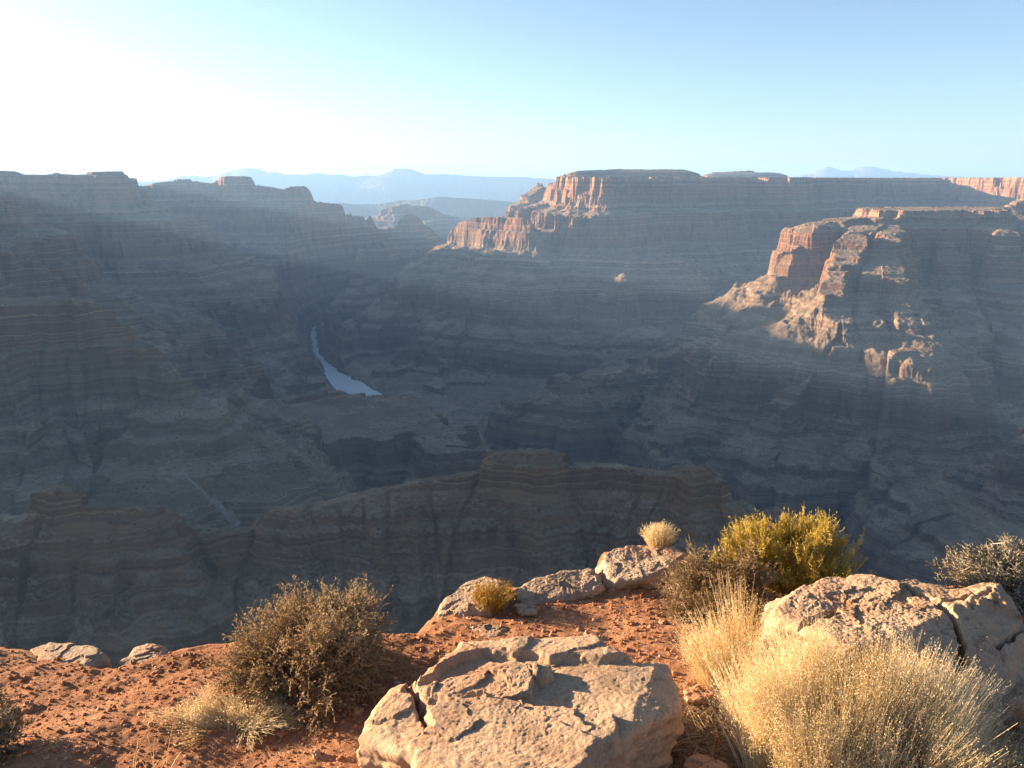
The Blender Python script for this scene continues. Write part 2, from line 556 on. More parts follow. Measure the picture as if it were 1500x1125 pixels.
form("near_ridge", "nearest dark ridge with a banded vertical cliff face just beyond the rim",
     lines=[L((-300, 770, 560), (-60, 757, 600), (45, 757, 620), (58, 722, 630), (85, 712, 630), (112, 722, 630), (120, 738, 630), (180, 742, 630), (228, 746, 630), (275, 768, 640), (350, 779, 650), (388, 768, 660), (405, 745, 660), (430, 742, 660), (438, 758, 660), (460, 740, 670), (520, 726, 680), (600, 706, 690), (700, 692, 700), (728, 662, 700), (795, 660, 700), (808, 682, 700), (900, 682, 690), (950, 692, 680), (990, 694, 670), (1000, 683, 670), (1028, 684, 660), (1056, 706, 650), (1075, 740, 640))],
     slope=1.25, seed=7, gully=0.35, gmax=30, gscale=85, flute=4.0, big=0.4, flat=5, beds=True)
form("mesa", "broad flat topped mesa on the skyline with its left end lit red",
     lines=[L((1000, 330, 4600), (990, 380, 4350), (960, 430, 4050), (930, 480, 3800)), L((1130, 340, 4700), (1100, 400, 4300), (1050, 450, 3900)), L((1060, 300, 4900), (1065, 360, 4600), (1040, 410, 4250)),
            L((845, 250, 4900), (900, 247, 5000), (1000, 247, 5000), (1020, 253, 5000)), L((1045, 252, 7000), (1100, 249, 7000), (1140, 253, 7000)),
            L((866, 262, 4420), (858, 285, 4380), (848, 310, 4330), (856, 335, 4260), (860, 352, 4180)),
            L((838, 300, 4440), (815, 335, 4330), (790, 352, 4230)),
            L((830, 268, 5000), (812, 268, 5600)), L((815, 268, 5900), (793, 268, 5900), (775, 285, 5800), (757, 305, 5700))],
     poly=[W(828, 262, 4750)[:2], W(850, 262, 4520)[:2], W(886, 262, 4330)[:2], W(915, 262, 4640)[:2], W(1010, 262, 4750)[:2], W(1090, 262, 5000)[:2], W(1160, 262, 4850)[:2], W(1240, 262, 5500)[:2], W(1375, 262, 6400)[:2], W(1440, 262, 5700)[:2], W(1560, 262, 4900)[:2], W(1800, 262, 4700)[:2], (12000, 9000), (9000, 14000), (1500, 14000), W(850, 262, 8000)[:2], W(830, 262, 6000)[:2]],
     polyz=14, slope=0.82, seed=8, edge=45)
form("butte_shoulder", "low red lit butte in front of the left end of the mesa",
     lines=[L((676, 324, 4520), (700, 318, 4430), (740, 318, 4290), (766, 319, 4180), (778, 326, 4130), (788, 345, 4080)),
            L((668, 338, 4480), (640, 375, 4400), (600, 405, 4250), (560, 440, 4300)),
            L((720, 365, 4100), (700, 420, 3900), (680, 470, 3750)), L((860, 370, 4200), (880, 430, 3950), (860, 480, 3700))],
     slope=0.82, seed=9)
form("butte", "large stepped butte at right with sunlit orange cliffs and three spurs",
     lines=[L((1290, 313, 3150), (1235, 320, 3060), (1192, 328, 2950), (1163, 360, 2880), (1142, 404, 2850), (1092, 455, 2800), (1060, 484, 2760), (1000, 511, 2700), (900, 541, 2600), (830, 553, 2520), (770, 585, 2520)),
            L((1290, 314, 3120), (1280, 324, 2950), (1258, 342, 2760), (1240, 378, 2560), (1218, 430, 2380), (1232, 470, 2260), (1228, 505, 2190), (1190, 546, 2140), (1140, 592, 2090), (1104, 640, 2030)), L((1222, 430, 2400), (1175, 470, 2450), (1145, 492, 2480)),
            L((1300, 330, 2950), (1290, 385, 2560), (1322, 430, 2330), (1345, 508, 2110), (1305, 590, 2060), (1255, 650, 1960)), L((1290, 385, 2560), (1270, 420, 2400), (1275, 470, 2250)),
            L((1450, 322, 3080), (1480, 375, 2800), (1500, 470, 2480), (1470, 560, 2230), (1430, 620, 2100)), L((1390, 345, 3000), (1410, 470, 2500), (1400, 560, 2250))],
     poly=[W(1285, 316, 3090)[:2], W(1335, 318, 3130)[:2], W(1400, 320, 3160)[:2], W(1452, 322, 3100)[:2], W(1450, 311, 3500)[:2], W(1350, 304, 3500)[:2], W(1270, 311, 3400)[:2]],
     polyz=-112, slope=1.3, slope2=0.85, dbr=110, flat=34, seed=10, gscale=200, edge=30)
form("red_butte", "rounded red butte cut by the right edge of the photo",
     lines=[L((1472, 318, 3700), (1482, 300, 3700), (1505, 288, 3700), (1600, 285, 3700), (1800, 280, 3600))], slope=0.8, seed=11)
form("slope", "dark slope with a cliff band rising at right edge below the butte",
     lines=[L((1900, 560, 1520), (1650, 600, 1580), (1500, 646, 1650), (1422, 682, 1710), (1345, 720, 1790), (1275, 756, 1880))], slope=0.7, seed=12, gmax=60, gscale=150)
form("mountains", "pale blue mountain range along the left horizon", terr=False, floor=-660, rough=0.7, flat=0.0,
     lines=[L((60, 282, 22000), (130, 275, 22000), (200, 266, 22000), (245, 263, 22000), (268, 256, 22000), (310, 258, 22000), (340, 249, 22000), (365, 244, 22000), (395, 251, 22000), (430, 255, 22000), (470, 253, 22000), (520, 257, 22000), (560, 256, 22000), (578, 247, 22000), (600, 246, 22000), (625, 254, 22000), (690, 256, 22000), (770, 258, 22000), (830, 262, 22000), (900, 268, 22000))],
     slope=0.45, seed=13, gmax=350, gscale=1500, flute=20)
form("low_mountains", "low pale ridge in front of the mountain range", terr=False, floor=-660, rough=0.7, flat=0.0,
     lines=[L((380, 300, 12000), (480, 296, 12000), (540, 299, 12000), (600, 292, 12000), (640, 288, 12000), (700, 290, 12000), (750, 294, 12000), (800, 298, 12000), (900, 300, 12000))],
     slope=0.4, seed=14, gmax=300, gscale=900, flute=15)
form("far_peaks", "faint blue peaks beyond the mesa on the right horizon", terr=False, floor=-660, rough=0.7, flat=0.0,
     lines=[L((1160, 259, 26000), (1190, 252, 26000), (1212, 243, 26000), (1240, 250, 26000), (1272, 242, 26000), (1310, 250, 26000), (1360, 255, 26000), (1430, 259, 26000))],
     slope=0.45, seed=15, gmax=350, gscale=1500, flute=20)

def terrain_height(x, y):
    h, rd = lf_floor(x, y)
    # our own rim: a cliff below the viewpoint
    rr = np.hypot(x, y)
    own = -24 - 0.9 * (rr - 9) + fbm(x / 60, y / 60, 4, 77) * np.clip(rr * 0.1, 0, 20)
    h = np.maximum(h, own)
    who = np.zeros(x.shape, np.int32)
    for i, (name, label, kw) in enumerate(FORMS):
        k = landform(x, y, **kw)
        m = k > h
        h = np.where(m, k, h)
        who[m] = i + 1
    # the river keeps its channel
    rw = 10 + 52 * np.exp(-((y - 3450) / 270.0) ** 2)
    bed = -908 + np.clip(rd - rw, 0, None) * 1.6 + np.clip(rd - 160, 0, None) * 4
    h = np.where(rr < 7500, np.minimum(h, np.maximum(bed, -908)), h)
    h = h + fbm(x / 14, y / 14, 2, 91) * np.clip((rr - 300) / 400, 0, 1) * 1.2
    return h, who

def build_terrain():
    az = np.concatenate([np.linspace(-88, -37, 90, endpoint=False), np.linspace(-37, 37, 1210), np.linspace(37, 55, 30)[1:]])
    az = np.radians(az)
    r1 = np.geomspace(9, 480, 60, endpoint=False)
    r2 = np.exp(np.arange(math.log(480), math.log(7600), 0.0022))
    r3 = np.geomspace(7600 * 1.004, 34000, 250)
    r = np.concatenate([r1, r2, r3])
    nr, na = len(r), len(az)
    A, RR = np.meshgrid(az, r)
    x, y = (RR * np.sin(A)).ravel(), (RR * np.cos(A)).ravel()
    h, who = terrain_height(x, y)
    V = np.stack([x, y, h], 1)
    idx = np.arange(nr * na).reshape(nr, na)
    F = np.stack([idx[:-1, :-1], idx[:-1, 1:], idx[1:, 1:], idx[1:, :-1]], -1).reshape(-1, 4)[:, ::-1]
    wf = who[F[:, 0]]
    names = [("canyon_floor", "dark shadowed canyon floor and side washes beside the river")] + [(n, l) for n, l, _ in FORMS]
    for i, (n, l) in enumerate(names):
        f = F[wf == i]
        if len(f) == 0:
            continue
        used, inv = np.unique(f, return_inverse=True)
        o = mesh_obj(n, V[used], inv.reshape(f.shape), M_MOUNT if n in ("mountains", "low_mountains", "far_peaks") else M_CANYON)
        tag(o, l, "landform", kind="structure")
    # river
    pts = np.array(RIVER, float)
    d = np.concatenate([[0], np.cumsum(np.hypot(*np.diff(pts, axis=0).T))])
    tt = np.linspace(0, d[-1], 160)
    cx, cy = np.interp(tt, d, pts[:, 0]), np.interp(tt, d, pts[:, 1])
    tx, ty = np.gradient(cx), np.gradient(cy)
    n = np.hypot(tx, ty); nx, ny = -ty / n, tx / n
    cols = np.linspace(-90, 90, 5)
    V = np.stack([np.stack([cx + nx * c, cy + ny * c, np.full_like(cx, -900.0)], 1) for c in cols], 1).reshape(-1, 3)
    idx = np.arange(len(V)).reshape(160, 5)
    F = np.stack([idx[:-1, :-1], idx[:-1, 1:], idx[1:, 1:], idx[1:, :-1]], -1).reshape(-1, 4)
    tag(mesh_obj("river", V, F, M_RIVER, smooth=True), "river deep in the canyon with pale sky reflection put into its base colour", "river", kind="structure")

build_terrain()
def drape(px0, px1, width, name, label):
    """pale debris strip lying on the canyon surface"""
    pts = []
    for k in np.linspace(0, 1, 26):
        px, py = px0[0] + (px1[0] - px0[0]) * k, px0[1] + (px1[1] - px0[1]) * k
        u, dy, dz = ray(px, py)
        L0 = math.hypot(u, dy)
        rr = np.exp(np.linspace(math.log(850), math.log(4000), 2500))
        h, _ = terrain_height(rr * u / L0, rr * dy / L0)
        i = int(np.argmax(h > rr * dz / L0))
        pts.append((rr[i] * u / L0, rr[i] * dy / L0))
    pts = np.array(pts)
    t = np.linspace(0, 1, 160)
    ker = np.ones(5) / 5
    sm = [np.convolve(np.pad(pts[:, i], 2, mode='edge'), ker, 'valid') for i in (0, 1)]
    cx, cy = [np.interp(t, np.linspace(0, 1, 26), v) for v in sm]
    tx, ty = np.gradient(cx), np.gradient(cy)
    n = np.hypot(tx, ty) + 1e-6
    w = width * (0.45 + 0.8 * t) * (1 + 0.5 * fbm(t * 9, t * 0, 3, 5))
    rows = []
    for c in np.linspace(-1, 1, 7):
        x, y = cx - ty / n * w * c, cy + tx / n * w * c
        h, _ = terrain_height(x, y)
        rows.append(np.stack([x, y, h + 1.6 - 1.8 * abs(c) ** 2], 1))
    V = np.stack(rows, 1).reshape(-1, 3)
    idx = np.arange(len(V)).reshape(160, 7)
    F = np.stack([idx[:-1, :-1], idx[:-1, 1:], idx[1:, 1:], idx[1:, :-1]], -1).reshape(-1, 4)
    tag(mesh_obj(name, V, F, M_WASH, smooth=True), label, "landform", kind="structure")

def mat_wash():
    t = NT("pale_debris")
    p = t.geo.outputs['Position']
    c = t.ramp(t.noise(p, 0.09, 6, 0.7), [(0.3, (0.20, 0.17, 0.135)), (0.7, (0.36, 0.31, 0.255))])
    return t.surface(t.principled(c, 0.95, t.bump(t.noise(p, 0.3, 5, 0.7), 0.8, 3.0), 0.05))
M_WASH = mat_wash()
drape((262, 688), (352, 772), 4.5, "wash", "pale dry debris wash running down the dark slope at left")

# ------------------------------------------------------------------ foreground: rim ground
GC0, GCY, GCX = -1.62 + 0.09 * 1.5, -0.09, 0.05

def gplane(x, y):
    return GC0 + GCY * y + GCX * x

def px_plane(px, py, c0=GC0, cx=GCX, cy=GCY):
    """point where the view ray meets the plane z = c0 + cx*x + cy*y"""
    u, dy, dz = ray(px, py)
    t = c0 / (dz - cy * dy - cx * u)
    return (u * t, dy * t, dz * t)

RIM_PX = [(-250, 928), (-60, 934), (0, 940), (50, 944), (150, 954), (172, 964), (240, 948), (300, 938), (420, 926), (520, 922), (565, 921), (610, 921),
          (642, 888), (690, 845), (720, 840), (760, 856), (880, 832), (886, 806), (940, 800), (1000, 806), (1060, 832), (1110, 850), (1250, 842), (1400, 848), (1500, 846), (1650, 838), (1850, 838)]
RIM = [px_plane(*p)[:2] for p in RIM_PX]
RIM_POLY = [(-9, RIM[0][1] - 1.2)] + RIM + [(9, RIM[-1][1] - 1.0), (9, -5), (-9, -5)]

def rim_dist(x, y):
    d = np.full(x.shape, 1e3)
    for i in range(len(RIM_POLY)):
        a, b = RIM_POLY[i], RIM_POLY[(i + 1) % len(RIM_POLY)]
        d = np.minimum(d, seg_near(x, y, a, b)[0])
    return np.where(inside(x, y, RIM_POLY), -d, d)

def gheight(x, y):
    x = np.atleast_1d(np.asarray(x, float)); y = np.atleast_1d(np.asarray(y, float))
    h = gplane(x, y)
    h = h + 0.028 * fbm(x / 0.7, y / 0.7, 3, 51) + 0.003 * ridged(x / 0.16, y / 0.16, 4, 55) * (0.6 + fbm(x / 0.9, y / 0.9, 2, 57))
    h = h + 0.0032 * fbm(x / 0.055, y / 0.055, 3, 61, 0.6) + 0.002 * np.clip(fbm(x / 0.028, y / 0.028, 2, 65), 0, 1)
    d = rim_dist(x, y) + 0.03 * fbm(x / 0.15, y / 0.15, 3, 63)
    h = h - 0.25 * np.clip(d + 0.10, 0, 0.10) - np.clip(d, 0, None) * (3.2 + 0.8 * fbm(x / 0.6, y / 0.6, 2, 67))
    return h

def build_ground():
    xs = np.concatenate([np.linspace(-9, -2.7, 90, endpoint=False), np.arange(-2.7, 3.3, 0.009), np.linspace(3.3, 9, 80)])
    ys = np.concatenate([np.linspace(-5, 1.1, 60, endpoint=False), np.arange(1.1, 4.6, 0.009), np.geomspace(4.6, 14, 110)])
    X, Y = np.meshgrid(xs, ys)
    h = gheight(X.ravel(), Y.ravel())
    V = np.stack([X.ravel(), Y.ravel(), h], 1)
    idx = np.arange(len(V)).reshape(len(ys), len(xs))
    F = np.stack([idx[:-1, :-1], idx[:-1, 1:], idx[1:, 1:], idx[1:, :-1]], -1).reshape(-1, 4)
    tag(mesh_obj("ground", V, F, M_SOIL, smooth=True), "bare red dirt of the canyon rim in the foreground", "ground", kind="structure")

build_ground()

# ------------------------------------------------------------------ boulders and slabs
def resample(poly, n):
    p = np.array(poly + [poly[0]], float)
    d = np.concatenate([[0], np.cumsum(np.hypot(*np.diff(p, axis=0).T))])
    s = np.linspace(0, d[-1], n, endpoint=False)
    return np.stack([np.interp(s, d, p[:, 0]), np.interp(s, d, p[:, 1])], 1)

def poly_sd(x, y, poly):
    d = np.full(x.shape, 1e3)
    for i in range(len(poly)):
        d = np.minimum(d, seg_near(x, y, poly[i], poly[(i + 1) % len(poly)])[0])
    return np.where(inside(x, y, poly), -d, d)

def rock(name, label, outline, top, height, tilt=(0, 0), steps=(), facets=(), cracks=(), mat=None, seed=0, rounding=0.03, rough=1.0,
         n=520, rings=150, side=60, flare=0.05, group=None, cat="boulder", flake=0.006, wob=0.012, center=None):
    mat = mat or M_LIME
    cpx = np.mean(np.array(outline, float), axis=0) if center is None else np.array(center, float)
    # top plane through the centre pixel at height `top` above the ground there
    g = np.array(px_plane(*cpx))
    c0, cx, cy = GC0, GCX, GCY
    c0t = c0 + top
    g = np.array(px_plane(cpx[0], cpx[1], c0t))
    ax, ay = cx + tilt[0], cy + tilt[1]
    pc0 = g[2] - ax * g[0] - ay * g[1]
    P = lambda q: px_plane(q[0], q[1], pc0, ax, ay)[:2]
    poly = [P(q) for q in outline]
    pts = resample(poly, n)
    cen = g[:2]
    ang = np.arctan2(pts[:, 1] - cen[1], pts[:, 0] - cen[0])
    rel = pts - cen
    rad = np.hypot(rel[:, 0], rel[:, 1])
    rel = rel * (1 + (wob * fbm(pts[:, 0] / 0.10, pts[:, 1] / 0.10, 4, seed + 5) / np.maximum(rad, 0.05)))[:, None]
    rad = np.hypot(rel[:, 0], rel[:, 1])
    rho = 1 - (1 - np.linspace(0, 1, rings)) ** 1.15
    X = cen[0] + rho[:, None] * rel[None, :, 0]
    Y = cen[1] + rho[:, None] * rel[None, :, 1]
    x, y = X.ravel(), Y.ravel()
    z = pc0 + ax * x + ay * y
    wx = x + 0.012 * fbm(x / 0.06, y / 0.06, 3, seed + 21); wy = y + 0.012 * fbm(x / 0.06, y / 0.06, 3, seed + 25)
    for a, b, sl in facets:
        a, b = P(a), P(b)
        L_ = math.hypot(b[0] - a[0], b[1] - a[1])
        s = ((wx - a[0]) * (b[1] - a[1]) - (wy - a[1]) * (b[0] - a[0])) / L_
        z = z - sl * np.clip(s, 0, None)
    for pp, dz, soft in steps:
        sdv = poly_sd(wx, wy, [P(q) for q in pp])
        z = z + dz * (1 - sstep(-soft, soft, sdv))
    # natural flake steps and pitting
    vr = np.random.RandomState(seed)
    nc = 26
    vc = pts[vr.randint(0, n, nc)] * vr.rand(nc, 1) ** 0.5
    k = vr.rand(nc, 1) ** 0.5
    vc = cen + (pts[vr.randint(0, n, nc)] - cen) * k
    wx2 = x + 0.03 * fbm(x / 0.15, y / 0.15, 4, seed + 31); wy2 = y + 0.03 * fbm(x / 0.15, y / 0.15, 4, seed + 35)
    dd = np.stack([np.hypot(wx2 - a, (wy2 - b)) for a, b in vc], 0)
    ci = dd.argmin(0)
    hz, tx, ty = vr.uniform(-1, 1, nc), vr.uniform(-1, 1, nc), vr.uniform(-1, 1, nc)
    z = z + flake * hz[ci] + 0.04 * rough * (tx[ci] * (x - vc[ci, 0]) + ty[ci] * (y - vc[ci, 1]))
    z = z + rough * (0.007 * fbm(x / 0.25, y / 0.25, 4, seed + 41) + 0.0014 * ridged(x / 0.06, y / 0.06, 4, seed + 45, 0.6) * (0.8 + fbm(x / 0.18, y / 0.18, 2, seed + 47)))
    z = z - rough * 0.0035 * np.clip(fbm(x / 0.03, y / 0.03, 3, seed + 49) - 0.35, 0, 1) + rough * 0.0012 * fbm(x / 0.012, y / 0.012, 3, seed + 61)
    for line, w, dep in cracks:
        lp = [P(q) for q in line]
        d = np.full(x.shape, 1e3)
        for i in range(len(lp) - 1):
            d = np.minimum(d, seg_near(wx, wy, lp[i], lp[i + 1])[0])
        z = z - dep * np.exp(-(d / w) ** 2)
    e = ((1 - rho)[:, None] * rad[None, :]).ravel()
    rr_ = rounding * (0.6 + 0.8 * np.clip(0.5 + fbm(x / 0.2, y / 0.2, 2, seed + 51), 0, 1))
    t = np.clip(1 - e / rr_, 0, 1)
    z = z - rr_ * (1 - np.sqrt(np.clip(1 - t * t, 0, 1))) * 0.8
    V = [np.stack([x, y, z], 1)]
    ex, ey, ez = X[-1], Y[-1], z.reshape(rings, n)[-1]
    zb = gplane(ex, ey) - 0.12
    k = np.linspace(0, 1, side + 1)[1:]
    zz = ez[None, :] + (zb - ez)[None, :] * k[:, None]
    depth = ez[None, :] - zz
    off = flare * depth
    sx = ex[None, :] + 0 * depth; sy = ey[None, :] + 0 * depth
    p3 = np.stack([sx.ravel(), sy.ravel(), zz.ravel()], 1)
    nz = 0.035 * fbm3(p3 * np.array([1, 1, 1.6]), 6.0, 3, seed + 3) + 0.010 * fbm3(p3 * np.array([1, 1, 2.5]), 26.0, 4, seed + 9)
    nz = nz.reshape(depth.shape) * np.clip(depth / 0.03, 0, 1) * rough
    off = off + nz
    ux, uy = rel[:, 0] / rad, rel[:, 1] / rad
    V.append(np.stack([(sx + ux * off).ravel(), (sy + uy * off).ravel(), zz.ravel()], 1))
    V = np.concatenate(V)
    rows = rings + side
    idx = np.arange(rows * n).reshape(rows, n)
    nx = np.roll(idx, -1, axis=1)
    F = np.stack([idx[:-1], idx[1:], nx[1:], nx[:-1]], -1).reshape(-1, 4)
    org = np.array([cen[0], cen[1], gplane(cen[0], cen[1])])
    o = mesh_obj(name, V - org, F, mat, smooth=True)
    o.location = org
    return tag(o, label, cat, group)

c6 = lambda *p: [(500 + a / 2.727, 750 + b / 2.727) for a, b in p]
c7 = lambda *p: [(950 + a / 2.727, 720 + b / 2.727) for a, b in p]

rock("boulder", "large pale flat topped boulder with flaked ledges at bottom centre of the view",
     [(526, 1068), (548, 1030), (568, 1005), (583, 1001), (604, 1010), (650, 966), (672, 946), (722, 943), (770, 940), (866, 938), (905, 955), (935, 966), (976, 965), (1000, 1000), (1005, 1014), (985, 1030), (925, 1070), (884, 1100), (850, 1150), (760, 1190), (650, 1170), (600, 1110), (560, 1090)],
     0.24, 0.30, tilt=(0.04, 0.02), rough=0.85, seed=3, center=(760, 1035),
     steps=[(c6((330, 740), (420, 690), (620, 650), (750, 640), (765, 740), (690, 765), (450, 770)), 0.022, 0.005),
            (c6((350, 830), (450, 770), (560, 760), (690, 780), (840, 850), (1060, 960), (900, 1200), (300, 1200), (280, 940), (360, 890)), 0.026, 0.006),
            (c6((690, 770), (1090, 815), (1112, 915), (1060, 960), (840, 850)), 0.016, 0.005),
            (c6((250, 720), (460, 500), (720, 480), (990, 480), (1200, 575), (1050, 605), (900, 590), (840, 602), (780, 580), (600, 570), (480, 590), (340, 690)), 0.024, 0.012),
            (c6((760, 680), (775, 645), (830, 635), (840, 660), (800, 685)), 0.03, 0.005)],
     facets=[(c6((1080, 1000))[0], c6((1270, 560))[0], 0.30)],
     cracks=[(c6((270, 700), (320, 780), (350, 880), (290, 930)), 0.006, 0.06)], flare=-0.15)

rock("boulder", "long cracked pale boulder at right edge behind the tall dry grass",
     [(1127, 888), (1160, 866), (1210, 842), (1245, 836), (1275, 838), (1312, 846), (1345, 840), (1375, 846), (1400, 852), (1460, 850), (1490, 868), (1512, 890), (1505, 925), (1470, 962), (1440, 962), (1400, 950), (1340, 945), (1285, 950), (1235, 968), (1215, 945), (1180, 925), (1135, 905)],
     0.31, 0.36, tilt=(0.05, 0.02), seed=23, center=(1310, 900),
     facets=[(c7((960, 600))[0], c7((1210, 455))[0], 0.55)],
     steps=[(c7((600, 540), (740, 465), (760, 480), (640, 545)), -0.05, 0.008),
            (c7((1190, 470), (1300, 400), (1420, 350), (1560, 420), (1500, 560), (1400, 660), (1300, 650)), 0.012, 0.01)],
     cracks=[(c7((1040, 370), (1150, 440), (1200, 460), (1250, 530), (1280, 600), (1315, 660)), 0.008, 0.09), (c7((1150, 440), (1280, 400), (1400, 420)), 0.006, 0.05), (c7((1500, 460), (1400, 540)), 0.005, 0.04)],
     flare=0.10, rough=1.4, flake=0.010)

rock("slab", "flat pale rock with a weathered surface at right edge below the long cracked boulder",
     [(1398, 962), (1440, 955), (1510, 966), (1570, 1000), (1560, 1040), (1500, 1036), (1470, 1026), (1420, 1000)], 0.16, 0.2, seed=33, cat="rock slab", n=300, rings=90, side=30)

RIMS = "rock slabs along the rim edge"
rock("slab", "grey slab with a notch at its left side forming the highest point of the rim", [(884, 812), (905, 801), (935, 796), (950, 796), (990, 800), (1010, 812), (985, 832), (940, 850), (900, 852), (884, 842)],
     0.07, 0.2, tilt=(0.02, 0.16), mat=M_RIMROCK, seed=43, cat="rock slab", group=RIMS, n=320, rings=90, side=34, rounding=0.02)
rock("slab", "long pitted grey slab on the rim between the straw tuft and the notch", [(755, 862), (780, 846), (830, 834), (866, 828), (880, 838), (888, 856), (860, 870), (810, 882), (765, 890)],
     0.035, 0.2, tilt=(0.0, 0.22), mat=M_RIMROCK, seed=53, cat="rock slab", group=RIMS, n=320, rings=90, side=34, rounding=0.025)
rock("slab", "slanting grey slab at the rim just left of the yellow grass tuft", [(640, 888), (672, 858), (690, 846), (712, 839), (735, 848), (742, 870), (715, 890), (672, 902), (640, 908)],
     0.04, 0.2, tilt=(0.14, 0.16), mat=M_RIMROCK, seed=63, cat="rock slab", group=RIMS, n=320, rings=90, side=34, rounding=0.03)
rock("slab", "broad low grey slab on the rim at far left", [(42, 948), (70, 938), (120, 938), (150, 946), (160, 958), (130, 976), (80, 976), (48, 968)],
     -0.005, 0.2, tilt=(0.06, 0.09), mat=M_RIMROCK, rough=0.6, seed=73, cat="rock slab", group=RIMS, n=300, rings=80, side=34, rounding=0.04)
rock("slab", "small rounded grey slab on the left rim with a gap beside it", [(172, 966), (195, 946), (225, 935), (242, 938), (246, 952), (232, 972), (200, 980)],
     -0.005, 0.2, tilt=(0.06, 0.09), mat=M_RIMROCK, rough=0.6, seed=83, cat="rock slab", group=RIMS, n=260, rings=70, side=34, rounding=0.04)
rock("stone", "flat grey stone lying in red dirt behind the bottom centre boulder", [(690, 918), (705, 912), (735, 914), (746, 922), (730, 934), (704, 932)],
     0.015, 0.1, tilt=(0, 0.05), rough=0.4, seed=93, mat=M_RIMROCK, cat="stone", n=180, rings=50, side=16, rounding=0.02)
rock("stone", "thin flat grey stone beside the base of the yellow grass tuft", [(755, 886), (775, 880), (792, 886), (785, 896), (764, 896)],
     0.025, 0.1, seed=103, mat=M_RIMROCK, cat="stone", n=140, rings=40, side=14, rounding=0.02)
rock("stone", "pinkish angular stone on dry litter at bottom edge beside the boulder", [(1000, 1112), (1016, 1103), (1045, 1108), (1064, 1120), (1055, 1145), (1005, 1145)],
     0.06, 0.1, seed=113, mat=M_STONE, cat="stone", n=160, rings=44, side=20, rounding=0.02)
rock("stone", "pale angular stone between the boulder and the tall dry grass", [(1000, 1008), (1020, 998), (1045, 1000), (1050, 1016), (1030, 1026), (1008, 1024)],
     0.05, 0.1, seed=123, mat=M_STONE, cat="stone", n=160, rings=44, side=20, rounding=0.02)
rock("stone", "small reddish stone wedged in the notch of the rim slabs", [(876, 842), (882, 834), (893, 836), (894, 848), (884, 852)],
     0.03, 0.1, seed=133, mat=M_STONE, cat="stone", n=120, rings=36, side=20, rounding=0.015)
rock("stone", "small grey stone in the dirt left of the grey bush", [(1006, 930), (1014, 925), (1024, 928), (1026, 936), (1014, 940)],
     0.04, 0.1, seed=143, mat=M_STONE, cat="stone", n=120, rings=36, side=16, rounding=0.015)

# loose gravel and small stones
def ico(sub=0):
    import bmesh
    bm = bmesh.new()
    bmesh.ops.create_icosphere(bm, subdivisions=sub + 1, radius=1.0)
    v = np.array([q.co[:] for q in bm.verts]); f = np.array([[w.index for w in q.verts] for q in bm.faces])
    bm.free()
    return v, f

def pebbles(n, smin, smax, rs, region):
    base, f = ico(0)
    x = rs.uniform(region[0], region[1], n * 3); y = rs.uniform(region[2], region[3], n * 3)
    k = rim_dist(x, y) < -0.05
    x, y = x[k][:n], y[k][:n]
    n = len(x)
    z = gheight(x, y)
    s = smin * (smax / smin) ** (rs.rand(n) ** 2.6)
    sc = s[:, None] * rs.uniform(0.6, 1.3, (n, 3)) * np.array([1, 1, 0.75])
    a = rs.rand(n) * 6.28
    v = base[None] * (1 + rs.uniform(-0.28, 0.28, (n, len(base), 1))) * sc[:, None, :]
    ca, sa = np.cos(a)[:, None], np.sin(a)[:, None]
    vx, vy = v[..., 0] * ca - v[..., 1] * sa, v[..., 0] * sa + v[..., 1] * ca
    V = np.stack([vx + x[:, None], vy + y[:, None], v[..., 2] + (z + s * 0.15)[:, None]], -1).reshape(-1, 3)
    F = (f[None] + (np.arange(n) * len(base))[:, None, None]).reshape(-1, 3)
    return V, F, np.repeat(rs.rand(n), len(base))

def mat_gravel():
    t = NT("red_gravel")
    at = t.n("ShaderNodeAttribute", attribute_name="rnd")
    c = t.ramp(at.outputs['Fac'], [(0.0, (0.25, 0.095, 0.04)), (0.6, (0.38, 0.165, 0.08)), (0.9, (0.42, 0.22, 0.13)), (1.0, (0.44, 0.32, 0.23))])
    p = t.noise(t.geo.outputs['Position'], 150.0, 3, 0.6)
    c = t.mix(0.6, c, t.ramp(p, [(0.3, (0.6, 0.6, 0.6)), (0.7, (1.2, 1.2, 1.2))]), 'MULTIPLY')
    return t.surface(t.principled(c, 0.9, None, 0.1))
M_GRAVEL = mat_gravel()
rs = np.random.RandomState(21)
V, F, q = pebbles(42000, 0.0016, 0.010, rs, (-2.6, 3.0, 1.1, 4.4))
tag(mesh_obj("gravel", V, F, M_GRAVEL, rnd=q), "loose red gravel and clods scattered over the dirt", "gravel", kind="stuff")

def small_stone_mesh(seed):
    v, f = ico(2)
    p = v + 3 * seed
    v = v * (1 + 0.45 * fbm3(p, 1.4, 4, seed, 0.6))[:, None] * np.array([1.2, 0.9, 0.6])
    return v, f
stone_src = []
for i in range(4):
    v, f = small_stone_mesh(i + 1)
    stone_src.append((v, f))
STG = "loose stones on the red dirt"
meshes = []
for i in range(36):
    while True:
        px, py = rs.uniform(-40, 1120), rs.uniform(860, 1120)
        x, y, _ = px_plane(px, py)
        if rim_dist(np.array([x]), np.array([y]))[0] < -0.12:
            break
    s = 0.009 * (2.0 ** rs.rand())
    if i < 4:
        o = mesh_obj("stone", *stone_src[i], M_GRAVEL if i % 2 else M_STONE, rnd=np.full(len(stone_src[i][0]), 0.3 + 0.2 * i))
    else:
        o = meshes[i % 4].copy(); scene.collection.objects.link(o)
    meshes.append(o)
    tag(o, "small reddish stone lying loose on the red dirt", "stone", STG)
    o.location = (x, y, float(gheight(x, y)[0]) + s * 0.2)
    o.scale = (s, s, s)
    o.rotation_euler = (0, 0, rs.uniform(0, 6.28))

